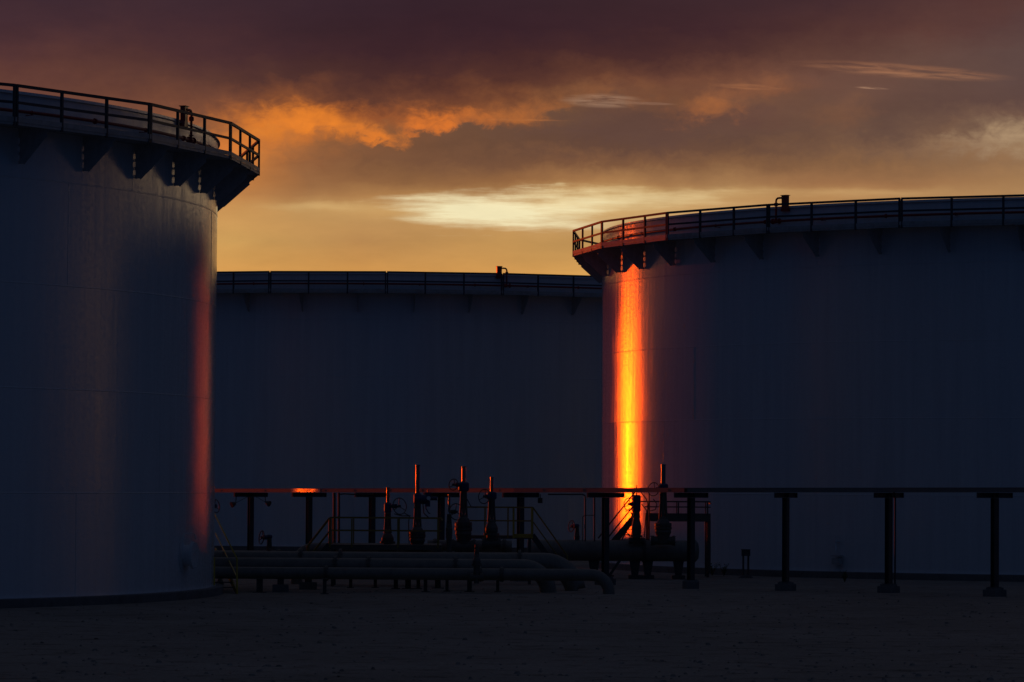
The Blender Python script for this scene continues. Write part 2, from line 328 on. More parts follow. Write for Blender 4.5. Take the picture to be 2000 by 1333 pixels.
# ------------------------------------------------------------------ mesh helpers
class MB:
    def __init__(s): s.v = []; s.f = []; s.s = []
    def add(s, vs, fs, smooth=False):
        o = len(s.v); s.v += [tuple(v) for v in vs]
        for f in fs: s.f.append(tuple(i + o for i in f)); s.s.append(smooth)
        return s
    def box(s, c, d, M=None):
        """box centred at c with full sizes d, optional rotation M"""
        vs = []
        for x in (-.5, .5):
            for y in (-.5, .5):
                for z in (-.5, .5):
                    p = Vector((x * d[0], y * d[1], z * d[2]))
                    if M is not None: p = M @ p
                    vs.append(p + Vector(c))
        return s.add(vs, [(0, 1, 3, 2), (4, 6, 7, 5), (0, 4, 5, 1), (2, 3, 7, 6), (0, 2, 6, 4), (1, 5, 7, 3)])
    def bar(s, p, q, w, h=None, up=(0, 0, 1)):
        """rectangular bar from p to q"""
        p, q = Vector(p), Vector(q); h = h or w
        d = (q - p); L = d.length; d.normalize(); u = Vector(up)
        if abs(d.dot(u)) > 0.98: u = Vector((0, 1, 0))
        x = d.cross(u).normalized(); z = x.cross(d).normalized()
        M = Matrix((x, d, z)).transposed()
        return s.box((p + q) / 2, (w, L, h), M)
    def tube(s, pts, r, n=12, caps=True):
        pts = [Vector(p) for p in pts]
        rs = r if isinstance(r, (list, tuple)) else [r] * len(pts)
        rings = []; prevx = None
        for i, p in enumerate(pts):
            if i == 0: d = pts[1] - p
            elif i == len(pts) - 1: d = p - pts[i - 1]
            else: d = (pts[i + 1] - p).normalized() + (p - pts[i - 1]).normalized()
            d.normalize()
            if prevx is None:
                u = Vector((0, 0, 1)) if abs(d.z) < 0.9 else Vector((0, 1, 0))
                x = d.cross(u).normalized()
            else:
                x = (prevx - d * prevx.dot(d)).normalized()
            prevx = x; y = d.cross(x).normalized()
            rings.append([p + (x * math.cos(2 * PI * k / n) + y * math.sin(2 * PI * k / n)) * rs[i] for k in range(n)])
        vs = [v for rg in rings for v in rg]; fs = []
        for i in range(len(pts) - 1):
            for k in range(n):
                a_, b_ = i * n + k, i * n + (k + 1) % n
                fs.append((a_, b_, b_ + n, a_ + n))
        s.add(vs, fs, True)
        if caps:
            s.add(rings[0], [tuple(range(n))[::-1]]); s.add(rings[-1], [tuple(range(n))])
        return s
    def cyl(s, p, q, r, n=20): return s.tube([p, q], r, n)
    def lathe(s, c, prof, axis=(0, 0, 1), n=24, smooth=True):
        """prof: list of (radius, height along axis)"""
        c = Vector(c); ax = Vector(axis).normalized()
        u = Vector((0, 0, 1)) if abs(ax.z) < 0.9 else Vector((0, 1, 0))
        x = ax.cross(u).normalized(); y = ax.cross(x).normalized()
        for (r0, h0), (r1, h1) in zip(prof[:-1], prof[1:]):
            vs = []
            for r_, h_ in ((r0, h0), (r1, h1)):
                for k in range(n):
                    vs.append(c + ax * h_ + (x * math.cos(2 * PI * k / n) + y * math.sin(2 * PI * k / n)) * max(r_, 1e-4))
            s.add(vs, [(k, (k + 1) % n, n + (k + 1) % n, n + k) for k in range(n)], smooth)
        return s
    def ring(s, c, R, r, axis=(0, 1, 0), n=28, m=6):
        c = Vector(c); ax = Vector(axis).normalized()
        u = Vector((0, 0, 1)) if abs(ax.z) < 0.9 else Vector((0, 1, 0))
        x = ax.cross(u).normalized(); y = ax.cross(x).normalized()
        vs = []; fs = []
        for i in range(n):
            t = 2 * PI * i / n; d = x * math.cos(t) + y * math.sin(t)
            for k in range(m):
                ph = 2 * PI * k / m
                vs.append(c + d * (R + r * math.cos(ph)) + ax * (r * math.sin(ph)))
        for i in range(n):
            for k in range(m):
                fs.append((i * m + k, i * m + (k + 1) % m, ((i + 1) % n) * m + (k + 1) % m, ((i + 1) % n) * m + k))
        return s.add(vs, fs, True)
    def prism(s, pts, off):
        """extrude polygon pts by vector off"""
        pts = [Vector(p) for p in pts]; off = Vector(off); n = len(pts)
        return s.add(pts + [p + off for p in pts], [tuple(range(n))[::-1], tuple(range(n, 2 * n))] + [(k, (k + 1) % n, n + (k + 1) % n, n + k) for k in range(n)])
    def mesh(s, name, m):
        me = bpy.data.meshes.new(name); me.from_pydata(s.v, [], s.f)
        for p, sm in zip(me.polygons, s.s): p.use_smooth = sm
        me.materials.append(m); me.update()
        import bmesh
        bm = bmesh.new(); bm.from_mesh(me); bmesh.ops.remove_doubles(bm, verts=bm.verts, dist=1e-5) if False else None
        bmesh.ops.recalc_face_normals(bm, faces=bm.faces); bm.to_mesh(me); bm.free()
        return me
    def build(s, name, m, parent=None, loc=None):
        o = bpy.data.objects.new(name, s.mesh(name, m)); COL.objects.link(o)
        if parent is not None: o.parent = parent
        if loc is not None: o.location = loc
        return o


def tag(o, label=None, cat=None, group=None, kind=None):
    if label: o['label'] = label
    if cat: o['category'] = cat
    if group: o['group'] = group
    if kind: o['kind'] = kind
    return o


def thing(name, label, cat, loc=(0, 0, 0), rz=0.0, group=None):
    o = bpy.data.objects.new(name, None); COL.objects.link(o)
    o.location = loc; o.rotation_euler = (0, 0, rz); o.empty_display_size = 0.3
    return tag(o, label, cat, group)


def copy_tree(o, parent=None):
    c = o.copy(); COL.objects.link(c)
    if parent is not None: c.parent = parent
    for ch in [k for k in COL.objects if k.parent == o]: copy_tree(ch, c)
    return c


CP, SP = math.cos(PITCH), math.sin(PITCH)
CR, SR = math.cos(ROLL), math.sin(ROLL)
def at(px, py, Y):
    """the point at distance Y along the ground that the photograph shows at px, py"""
    ax, ay = px - 1000.0, py - 666.5
    x = ax * CR + ay * SR; y = -ax * SR + ay * CR
    u = -y / F
    v = Vector((x / F, CP - u * SP, SP + u * CP))
    v = v * (Y / v.y)
    return Vector((v.x, v.y, v.z + CAMZ))
def S(Y): return Y / F          # metres per photo pixel at distance Y

# ------------------------------------------------------------------ ground
gm = MB()
NX = 90
ys = [-60, -20, 0] + [20 + 4 * i for i in range(70)] + [330, 400, 600, 1200, 4000]
xs = [-4000, -1200, -500, -250, -150] + [-100 + 4 * i for i in range(51)] + [150, 250, 500, 1200, 4000]
def gz(x, y):
    return 0.0
vs = [(x, y, gz(x, y)) for y in ys for x in xs]
fs = [(j * len(xs) + i, j * len(xs) + i + 1, (j + 1) * len(xs) + i + 1, (j + 1) * len(xs) + i) for j in range(len(ys) - 1) for i in range(len(xs) - 1)]
gm.add(vs, fs)
tag(gm.build('ground', GRAVEL), kind='structure')

st = MB()
for i in range(2600):
    y = 62 + 75 * random.random() ** 1.6
    x = (random.random() - 0.5) * y * 0.30
    r = random.choice((0.012, 0.018, 0.03, 0.03, 0.05)) * random.uniform(0.6, 1.3)
    a0 = random.random() * 6
    sx, sy, sz = r * random.uniform(.8, 1.5), r * random.uniform(.8, 1.3), r * random.uniform(.5, .9)
    pts = [(x + sx * math.cos(a0 + t), y + sy * math.sin(a0 + t), 0.002) for t in (0, 1.3, 2.6, 3.9, 5.1)]
    top = [(x + .55 * sx * math.cos(a0 + t + .4), y + .55 * sy * math.sin(a0 + t + .4), sz) for t in (0, 1.3, 2.6, 3.9, 5.1)]
    st.add(pts + top, [(5, 6, 7, 8, 9)] + [(k, (k + 1) % 5, 5 + (k + 1) % 5, 5 + k) for k in range(5)])
tag(st.build('loose_stones', GRAVEL), 'small loose stones scattered over the dark gravel yard', 'stones', kind='stuff')

# ------------------------------------------------------------------ storage tanks
RS, RV, NS = 24.638, 26.039, 26
AL = 2 * PI / NS
AP = RV * math.cos(PI / NS)
ZB = 0.27                     # top of the concrete ring
ZW = 13.64                    # walkway above the tank bottom
ZT = 14.71

def pol(r, a, z=0.0): return Vector((r * math.cos(a), r * math.sin(a), z))

def build_tank():
    root = thing('storage_tank', 'tank', 'storage tank', (0, 0, ZB))
    # steel shell: five courses, then the rim above the wind girder
    sh = MB(); n = 960
    zs = [0, 3.05, 6.10, 9.15, 12.2, ZT + 0.005]
    vs = [pol(RS, 2 * PI * k / n, z) for z in zs for k in range(n)]
    fs = [(j * n + k, j * n + (k + 1) % n, (j + 1) * n + (k + 1) % n, (j + 1) * n + k) for j in range(len(zs) - 1) for k in range(n)]
    sh.add(vs, fs, True)
    zi = [ZT + 0.005, 12.0]
    vs = [pol(RS - 0.03, 2 * PI * k / n, z) for z in zi for k in range(n)]
    sh.add(vs, [(k, (k + 1) % n, n + (k + 1) % n, n + k) for k in range(n)], True)
    vs = [pol(r, 2 * PI * k / n, ZT + 0.005) for r in (RS, RS - 0.03) for k in range(n)]
    sh.add(vs, [(k, (k + 1) % n, n + (k + 1) % n, n + k) for k in range(n)])
    shell = sh.build('shell', SHELL, root)
    # weld seams: horizontal beads and staggered vertical ones
    wb = MB()
    for z in (3.05, 6.10, 9.15, 12.2):
        wb.lathe((0, 0, z), [(RS + 0.0005, -0.022), (RS + 0.008, -0.010), (RS + 0.008, 0.010), (RS + 0.0005, 0.022)], n=720)
    for j, (z0, z1) in enumerate(((0, 3.05), (3.05, 6.1), (6.1, 9.15), (9.15, 12.2), (12.2, 13.6))):
        off = (10.0, 22.0, 27.66, 8.76, 17.0)[j]
        for k in range(13):
            a_ = math.radians(off + k * 360 / 13.0)
            wb.tube([pol(RS + 0.001, a_, z0 + 0.02), pol(RS + 0.001, a_, z1 - 0.02)], 0.009, 5, False)
    wb.build('weld_seam', SHELL, shell)
    # top angle
    ta = MB(); ta.lathe((0, 0, ZT), [(RS + 0.002, -0.10), (RS + 0.075, -0.10), (RS + 0.075, -0.085), (RS + 0.01, -0.085)], n=480)
    ta.build('top_angle', PLATE, shell)
    # bottom chime plate and concrete ring
    ch = MB(); ch.lathe((0, 0, 0), [(RS - .02, 0.012), (RS + 0.075, 0.012), (RS + 0.075, -0.008), (RS - 0.2, -0.008)], n=480, smooth=False)
    ch.build('bottom_chime', SHELL, root)
    rw = MB(); rw.lathe((0, 0, 0), [(RS - .25, -0.009), (RS + 0.28, -0.009), (RS + 0.30, -0.03), (RS + 0.30, -ZB - 0.05)], n=480)
    rw.build('concrete_ring', CONC, root)
    # roof deck floating low inside
    rf = MB(); vs = [pol(RS - 0.25, 2 * PI * k / 200, 11.2) for k in range(200)]
    rf.add(vs, [tuple(range(200))]); rf.build('floating_roof', PLATE, root)
    # walkway on the wind girder: polygon outside, round inside
    wg = MB(); m = NS * 8
    def outer(a_):
        r_ = ((a_ + 1e-9) % AL) - AL / 2
        return AP / math.cos(r_)
    for z0, z1 in ((ZW - 0.016, ZW), ):
        o1 = [pol(outer(2 * PI * k / m), 2 * PI * k / m, z0) for k in range(m)]
        i1 = [pol(RS + 0.004, 2 * PI * k / m, z0) for k in range(m)]
        o2 = [v + Vector((0, 0, z1 - z0)) for v in o1]; i2 = [v + Vector((0, 0, z1 - z0)) for v in i1]
        wg.add(o1 + i1 + o2 + i2, [(k, (k + 1) % m, m + (k + 1) % m, m + k) for k in range(m)] +
               [(2 * m + k, 2 * m + (k + 1) % m, 3 * m + (k + 1) % m, 3 * m + k) for k in range(m)] +
               [(k, (k + 1) % m, 2 * m + (k + 1) % m, 2 * m + k) for k in range(m)])
    for k in range(NS):        # edge channel turned down
        p, q_ = pol(RV - 0.02, k * AL, ZW - 0.055), pol(RV - 0.02, (k + 1) * AL, ZW - 0.055)
        wg.bar(p, q_, 0.012, 0.075)
    walk = wg.build('walkway', PLATE, root)
    tb = MB()
    for k in range(NS):
        p, q_ = pol(RV + 0.004, k * AL, ZW + 0.068), pol(RV + 0.004, (k + 1) * AL, ZW + 0.068)
        tb.bar(p, q_, 0.006, 0.13)
    tb.build('toe_board', PLATE, walk)
    # gusset plates under the walkway, with gaps in the weld to the shell
    gb = MB(); a_ = 0.0; ro = AP / math.cos(AL / 4) - 0.03
    ri = RS + 0.045; th = 0.012
    zt = ZW - 0.016
    prof = [(ro, zt), (ro, zt - 0.10), (ro - 0.16, zt - 0.19), (ro - 0.16, zt - 0.25), (RS + 0.20, zt - 1.03), (RS + 0.006, zt - 1.03)]
    z = zt - 1.03 + 0.10
    while z < zt - 0.22:
        prof += [(RS + 0.006, z), (ri, z + 0.004), (ri, z + 0.156), (RS + 0.006, z + 0.16)]
        z += 0.245
    prof += [(RS + 0.006, zt)]
    gb.prism([(r_, -th / 2, zz) for r_, zz in prof], (0, th, 0))
    # flange along the sloping edge
    gb.bar((ro - 0.16, 0, zt - 0.255), (RS + 0.20, 0, zt - 1.035), 0.07, 0.010, up=(1, 0, 1))
    gme = gb.mesh('gusset', GUSSET)
    for k in range(2 * NS):
        o = bpy.data.objects.new('gusset', gme); COL.objects.link(o); o.parent = walk
        o.rotation_euler = (0, 0, (k + 0.5) * AL / 2)
    # railing
    rl = MB(); n_ = NS
    for k in range(NS):
        p, q_ = pol(RV - 0.03, k * AL, ZT - 0.035), pol(RV - 0.03, (k + 1) * AL, ZT - 0.035)
        d = (q_ - p).normalized()
        rl.bar(p + d * 0.03, q_ - d * 0.03, 0.075, 0.085)
    rail = rl.build('top_rail', GALV, root)
    ml = MB()
    for k in range(NS):
        p, q_ = pol(RV - 0.03, k * AL, ZW + 0.55), pol(RV - 0.03, (k + 1) * AL, ZW + 0.55)
        ml.bar(p, q_, 0.06, 0.075)
    ml.build('middle_rail', GALV, rail)
    pm = MB(); pm.bar((0, 0, ZW - 0.12), (0, 0, ZT - 0.06), 0.075, 0.08); pme = pm.mesh('post', GALV)
    pv = MB()
    for s_ in (-1, 1): pv.bar((0, s_ * 0.052, ZW - 0.12), (0, s_ * 0.052, ZT - 0.04), 0.065, 0.07)
    pvm = pv.mesh('post', GALV)
    for k in range(NS):
        for j in range(3):
            o = bpy.data.objects.new('post', pvm if j == 0 else pme); COL.objects.link(o); o.parent = rail
            p = pol(RV - 0.03, k * AL).lerp(pol(RV - 0.03, (k + 1) * AL), j / 3.0)
            o.location = p; o.rotation_euler = (0, 0, k * AL + (0 if j == 0 else AL / 2))
    # red foam pipe round the shell
    fp = MB()
    fr = RS + 0.22; zf = ZW + 0.46
    fp.ring((0, 0, zf), fr, 0.05, (0, 0, 1), 360, 8)
    foam = fp.build('foam_pipe', RED, root)
    cm = MB()
    for k in range(NS):
        a_ = (k + 0.3) * AL
        cm.bar(pol(RS + .003, a_, zf - 0.07), pol(fr + 0.05, a_, zf - 0.07), 0.05, 0.02)
        cm.ring(pol(fr, a_, zf), 0.055, 0.012, (-math.sin(a_), math.cos(a_), 0), 12, 5)
        a_ = (k + 0.8) * AL
        cm.lathe(pol(fr, a_, zf), [(0.03, -0.03), (0.085, -0.03), (0.085, 0.03), (0.03, 0.03)], (-math.sin(a_), math.cos(a_), 0), 14)
    cm.build('pipe_clamp', RED, foam)
    return root


def foam_chamber(root, ang, flip=1):
    """vertical riser from the foam pipe to a discharge box on the shell rim"""
    fr = RS + 0.22; zf = ZW + 0.46
    h = bpy.data.objects.new('foam_chamber', None); COL.objects.link(h); h.parent = root
    h.rotation_euler = (0, 0, ang); h.empty_display_size = 0.2
    d = 0.40 * flip
    b = MB()
    # discharge box: tapering base below, square head above the rim
    b.prism([(RS + 0.03, -0.14, ZT + 0.42), (RS + 0.03, 0.14, ZT + 0.42), (RS + 0.03, 0.13, ZT - 0.02), (RS + 0.03, 0.19, ZT - 0.22), (RS + 0.03, -0.19, ZT - 0.22), (RS + 0.03, -0.13, ZT - 0.02)], (0.16, 0, 0))
    b.box((RS + 0.11, 0, ZT + 0.43), (0.24, 0.34, 0.02))
    b.build('discharge_box', RED, h)
    r = MB()
    r.tube([(fr, d, zf), (fr, d, zf + 0.2), (fr, d, ZT + 0.20), (fr, d * 0.93, ZT + 0.28), (fr, d * 0.78, ZT + 0.32), (fr, d * 0.5, ZT + 0.325), (fr - .05, 0, ZT + 0.325)], 0.042, 10)
    r.build('riser', RED, h)
    for z in (ZT + 0.02, ZT + 0.12, zf + 0.16):
        r = MB(); r.lathe((fr, d, z), [(0.03, -0.015), (0.08, -0.015), (0.08, 0.015), (0.03, 0.015)], n=16); r.build('flange', RED, h)
    r = MB(); r.lathe((fr, d, ZT + 0.07), [(0.05, -0.05), (0.085, -0.02), (0.085, 0.02), (0.05, 0.05)], n=14); r.build('valve', RED, h)
    for s_ in (-1, 1):
        r = MB(); r.lathe((fr, d + s_ * 0.17, zf), [(0.03, -0.03), (0.115, -0.03), (0.115, 0.03), (0.03, 0.03)], (0, 1, 0), 16); r.build('flange', RED, h)
    r = MB(); r.lathe((fr, d - 0.05, zf), [(0.0, -0.10), (0.08, -0.08), (0.10, 0.0), (0.08, 0.08), (0.0, 0.10)], (0, 1, 0), 16)
    r.build('pipe_tee', RED, h)
    return h


tank = build_tank()
left = copy_tree(tank); mid = copy_tree(tank)
GRP = 'tall white storage tanks'
TANKS = {'R': (tank, (28.6635, 174.9755), 3.20168), 'L': (left, (-34.3770, 127.5136), -0.68333), 'M': (mid, (-7.9178, 233.9729), -1.76619)}
for o, c, ph in TANKS.values():
    o.location = (c[0], c[1], ZB); o.rotation_euler = (0, 0, ph)
    o['group'] = GRP
tank['label'] = 'white storage tank with the blazing orange sun glint down its left edge'
left['label'] = 'largest, nearest white storage tank filling the left edge, with a faint red streak'
mid['label'] = 'farthest white storage tank, standing behind the valves between the other two'
foam_chamber(tank, 2.976 * AL - 0.002, -1)
foam_chamber(left, 1.86 * AL, 1)
foam_chamber(mid, 2.03 * AL, 1)

# unseen dike and extra tank, added on the left to block the low sun
far = copy_tree(tank); far.location = (-115, 247, ZB); far.rotation_euler = (0, 0, 0.4); far['group'] = GRP
far['label'] = 'added storage tank outside the frame, shading the near tank from the low sun'
dk = MB(); A0, A1 = Vector((-31.5, 246.9, 0)), Vector((-190, 137, 0)); dd = (A1 - A0).normalized(); nn = Vector((-dd.y, dd.x, 0))
NN = 120; prof = [(-6.0, -.02), (-4.2, .85), (-2.6, 1.7), (-1.2, 2.52), (-.6, 2.66), (.6, 2.66), (1.2, 2.52), (2.6, 1.7), (4.2, .85), (6.0, -.02)]
vv = []
for k in range(NN + 1):
    for o_, z_ in prof:
        e_ = min(1, k / 1.0)
        vv.append(A0 + (A1 - A0) * (k / NN) + nn * (o_ + random.uniform(-.1, .1)) + Vector((0, 0, (z_ + random.uniform(-.08, .05)) * (0.25 + .75 * e_) if z_ > 0 else -.05)))
m_ = len(prof)
dk.add(vv, [(k * m_ + j, k * m_ + j + 1, (k + 1) * m_ + j + 1, (k + 1) * m_ + j) for k in range(NN) for j in range(m_ - 1)] + [tuple(range(m_))], True)
tag(dk.build('added_shade_dike', GRAVEL), kind='structure')  # added out of view to keep sunlight off the low parts of the yard

# manway on the near tank
mw_a = math.radians(27.62)
mw = bpy.data.objects.new('manway', None); COL.objects.link(mw); mw.parent = left; mw.rotation_euler = (0, 0, -0.0 + mw_a)
b = MB()
b.lathe((RS, 0, 1.10), [(0.33, -0.02), (0.33, 0.26)], (1, 0, 0), 32)
b.lathe((RS, 0, 1.10), [(0.33, 0.26), (0.43, 0.26), (0.43, 0.30), (0.33, 0.30)], (1, 0, 0), 32)
b.lathe((RS, 0, 1.10), [(0.60, -0.0), (0.60, 0.018), (0.33, 0.018)], (1, 0, 0), 32)
b.build('neck', SHELL, mw)
b = MB(); b.lathe((RS, 0, 1.10), [(0.0, 0.345), (0.43, 0.345), (0.43, 0.308), (0.0, 0.308)], (1, 0, 0), 32)
for k in range(20):
    t = 2 * PI * k / 20
    b.cyl((RS + 0.25, 0.39 * math.cos(t), 1.10 + 0.39 * math.sin(t)), (RS + 0.375, 0.39 * math.cos(t), 1.10 + 0.39 * math.sin(t)), 0.016, 6)
b.tube([(RS + .34, 0.15, 1.25), (RS + .42, 0.15, 1.25), (RS + .42, -0.15, 1.25), (RS + .34, -0.15, 1.25)], 0.012, 6)
b.build('cover', SHELL, mw)
b = MB(); b.tube([(RS + .1, -0.52, 1.0), (RS + .1, -0.52, 1.65), (RS + .14, -0.45, 1.78), (RS + .3, -.1, 1.80), (RS + .34, 0, 1.76), (RS + .36, 0, 1.60)], 0.022, 8)
b.build('davit', SHELL, mw)

# small fixtures on the right tank
b = bpy.data.objects.new('sample_valve', None); COL.objects.link(b); b.parent = tank; b.rotation_euler = (0, 0, math.radians(47.4))
m_ = MB(); m_.tube([(RS, 0, 1.2), (RS + .22, 0, 1.2), (RS + .26, 0, 1.16), (RS + .26, 0, 0.75)], 0.035, 10)
m_.lathe((RS + .26, 0, 1.2), [(0.0, -.05), (.07, -.03), (.07, .03), (.03, .06), (.03, .20), (.09, .2), (.09, .22), (0, .22)], n=14)
m_.build('valve_body', SHELL, b)
m_ = MB(); m_.box((RS + .20, 0.02, 0.62), (0.3, 0.42, 0.03)); m_.box((RS + .20, 0.02, 0.40), (0.24, 0.34, 0.25)); m_.build('sample_box', PLATE, b)

# ------------------------------------------------------------------ pipe rack: T supports and the tray
rack = []   # pixel x of column, cap, distance, footing seen
RK = [(490, 165.4), (604, 161.2), (727, 157.0), (862, 152.6), (1017, 147.7), (1183, 143.0), (1350, 138.5), (1535, 136.6), (1736, 134.8), (1943, 131.0)]
rk_pts = []
for i, (px, Y) in enumerate(RK):
    zt_ = at(px, 962.4, Y).z
    rk_pts.append(Vector((at(px, 962, Y).x, Y, zt_)))
RLAB = ['T-shaped rack support with a floodlight hung at each end of its crossbeam',
        'T-shaped rack support directly under the bright glint on the cable tray',
        'T-shaped rack support behind the stair-head of the left access platform',
        'T-shaped rack support between the middle pair of tall valves',
        'T-shaped rack support rising behind the yellow-railed right platform',
        'T-shaped rack support just left of the glowing streak, before the wide header pipe',
        'T-shaped rack support with a round concrete base in front of the header end cap',
        'T-shaped rack support just right of the stubby twin posts',
        'T-shaped rack support, thickest of the row, with a conduit down its right side',
        'T-shaped rack support at the right edge of the photo, last of the row']
BEAM = mat('rack_dark_steel', (0.07, 0.068, 0.068), 0.5, metal=0.4, bump=0.2)
for i, p in enumerate(rk_pts):
    d = (rk_pts[min(i + 1, 9)] - rk_pts[max(i - 1, 0)]); d.z = 0; d.normalize()
    ang = math.atan2(d.y, d.x) + PI / 2         # crossbeam square to the run
    W = 1.33 / max(0.45, abs(math.cos(ang)))
    W = min(W, 1.62)
    t = thing('rack_support', RLAB[i], 'rack support', (p.x, p.y, 0), ang, 'T-shaped supports of the cable rack')
    H = p.z
    b = MB()
    b.box((0, -0.085, (H - 0.19 + 0.32) / 2), (0.215, 0.014, H - 0.19 - 0.32)); b.box((0, 0.085, (H - 0.19 + 0.32) / 2), (0.215, 0.014, H - 0.19 - 0.32)); b.box((0, 0, (H - .19 + .32) / 2), (0.012, 0.155, H - .19 - .32))
    b.box((0, 0, .31), (0.34, 0.32, 0.018))
    b.build('column', BEAM, t)
    b = MB()
    b.box((0, 0, H - 0.012), (W, 0.15, 0.014)); b.box((0, 0, H - 0.179), (W, 0.15, 0.014)); b.box((0, 0, H - 0.0955), (W, 0.012, 0.150))
    for s_ in (-1, 1):
        b.box((s_ * 0.09, -0.04, H - 0.0955), (0.01, 0.066, 0.150)); b.box((s_ * (W / 2 - .01), -0.04, H - 0.0955), (0.012, 0.066, 0.150))
        b.box((s_ * (W / 2 - .01), 0.04, H - 0.0955), (0.012, 0.066, 0.150))
    b.build('crossbeam', BEAM, t)
    b = MB()
    if i == 6: b.lathe((0, 0, 0), [(0.30, -0.05), (0.30, 0.26), (0.27, 0.30), (0.0, 0.30)], n=28)
    else:
        b.box((0, 0, 0.09), (0.56, 0.56, 0.28)); b.box((0, 0, 0.264), (0.42, 0.42, 0.068))
    b.build('footing', CONC, t)
    if i == 8:
        b = MB(); b.tube([(0.2, -.13, 0.0), (0.2, -.13, H - 0.2), (0.12, -.13, H + .02)], 0.032, 8); b.build('conduit', GALV, t)

# cable tray: two rails, rungs and a flat cover
b = MB(); cv = MB()
for i in range(len(rk_pts) + 1):
    if i == 0: p0 = rk_pts[0] + (rk_pts[0] - rk_pts[1]) * 2.2; p1 = rk_pts[0]
    elif i == len(rk_pts): p0 = rk_pts[-1]; p1 = rk_pts[-1] + (rk_pts[-1] - rk_pts[-2]) * 1.5
    else: p0, p1 = rk_pts[i - 1], rk_pts[i]
    p0 = p0.copy(); p1 = p1.copy()
    d = (p1 - p0).normalized(); nrm = Vector((-d.y, d.x, 0)).normalized()
    for s_ in (-1, 1):
        o_ = nrm * s_ * 0.30
        b.bar(p0 + o_ + Vector((0, 0, 0.082)), p1 + o_ + Vector((0, 0, 0.082)), 0.004, 0.150)
        b.bar(p0 + o_ * .96 + Vector((0, 0, 0.008)), p1 + o_ * .96 + Vector((0, 0, 0.008)), 0.04, 0.004)
    L = (p1 - p0).length; k = 0.3
    while k < L:
        c_ = p0 + d * k; b.bar(c_ - nrm * .29 + Vector((0, 0, .03)), c_ + nrm * .29 + Vector((0, 0, .03)), 0.03, 0.02); k += 0.45
    cv.bar(p0 + Vector((0, 0, 0.163)), p1 + Vector((0, 0, 0.163)), 0.63, 0.006)
    # splice plates
    for k in (0.33, 0.8):
        c_ = p0.lerp(p1, k) - nrm * 0.306
        b.bar(c_ + Vector((0, 0, .08)) - d * .1, c_ + Vector((0, 0, .08)) + d * .1, 0.004, 0.09)
t = thing('cable_tray', 'long straight cable tray carried across the yard on the T supports', 'cable tray')
b.build('tray_rails', ALU, t)
# plates added to throw a sun glint off the tray beside the second support
q0, q1 = rk_pts[0].lerp(rk_pts[1], 0.80), rk_pts[1].lerp(rk_pts[2], 0.28)
d = (q1 - q0); L_ = d.length; d.normalize(); nrm = Vector((d.y, -d.x, 0)).normalized()
if nrm.y > 0: nrm = -nrm
bk = MB(); n_ = 44; vv = []
for k in range(n_):          # thin plates, each tilted out at its right end to mirror the sun
    tn = math.tan(math.radians(15.0 - 11.0 * abs(k / 22 - 1) ** 2.2)); l_ = L_ / n_
    a0, a1 = q0 + d * (L_ * k / n_), q0 + d * (L_ * (k + 1) / n_ - .001)
    o0, o1 = nrm * 0.306, nrm * (0.306 + l_ * tn)
    bk.prism([a0 + o0 + Vector((0, 0, .012)), a1 + o1 + Vector((0, 0, .012)), a1 + nrm * .304 + Vector((0, 0, .012))], (0, 0, .143))
bk.build('glint_plates', mat('glint_plate_metal', (0.55, 0.55, 0.55), 0.24, metal=0.8, var=0.04), t)
cv.build('tray_cover', ALU, t)

# floodlights under the first crossbeam, junction box
def floodlight(px, py, Y, lean, label):
    p = at(px, py, Y); t = thing('floodlight', label, 'floodlight', p, group='small floodlights on the rack')
    s = S(Y)
    b = MB(); b.lathe((0, 0, 0), [(0.0, -.10), (0.07, -.08), (0.12, 0.05), (0.13, 0.10), (0.0, 0.10)], (lean * .8, -.5, -.35), 16); b.build('lamp_head', BEAM, t)
    b = MB(); b.tube([(0, 0, 0.02), (-lean * 0.10, 0, 0.05), (-lean * .12, 0, 0.38)], 0.022, 6)
    b.tube([(-lean * .02, 0, 0.0), (-lean * .75, 0.02, 0.40)], 0.012, 6); b.build('bracket', BEAM, t)
floodlight(456, 985, 168.2, -1, 'small floodlight hanging from the left end of the first crossbeam')
floodlight(523, 983, 168.2, 1, 'small floodlight hanging from the right end of the first crossbeam')
t = thing('junction_box', 'small dark box hanging from the right end of the crossbeam behind the right platform', 'junction box', at(1055, 978, 148.6))
b = MB(); b.box((0, 0, 0), (0.18, 0.14, 0.20)); b.box((0, -.075, 0), (0.15, 0.012, 0.17)); b.build('housing', BEAM, t)
b = MB(); b.bar((0, 0, .1), (0, 0, .24), .04); b.build('hanger', BEAM, t)

# ------------------------------------------------------------------ process piping
def elbow_path(p_h, p_corner, down_to, r, n=9):
    """horizontal run towards +x turning down"""
    pts = []
    R = r
    for k in range(n + 1):
        t_ = PI / 2 * k / n
        pts.append(Vector((p_corner.x - R + R * math.sin(t_), p_corner.y, p_corner.z - R + R * math.cos(t_))))
    pts.append(Vector((p_corner.x, p_corner.y, down_to)))
    return pts

def flange(mb, c, r, ax=(1, 0, 0), t=0.05, bolts=10):
    mb.lathe(c, [(r * 0.5, -t), (r, -t), (r, -0.006), (r * .9, -0.006), (r * .9, 0.006), (r, 0.006), (r, t), (r * 0.5, t)], ax, 26)
    ax = Vector(ax).normalized(); u = Vector((0, 0, 1)) if abs(ax.z) < .9 else Vector((0, 1, 0)); x = ax.cross(u).normalized(); y = ax.cross(x)
    for k in range(bolts):
        t_ = 2 * PI * (k + .5) / bolts; q_ = Vector(c) + (x * math.cos(t_) + y * math.sin(t_)) * r * .86
        mb.cyl(q_ - ax * (t + .03), q_ + ax * (t + .03), 0.014, 6)

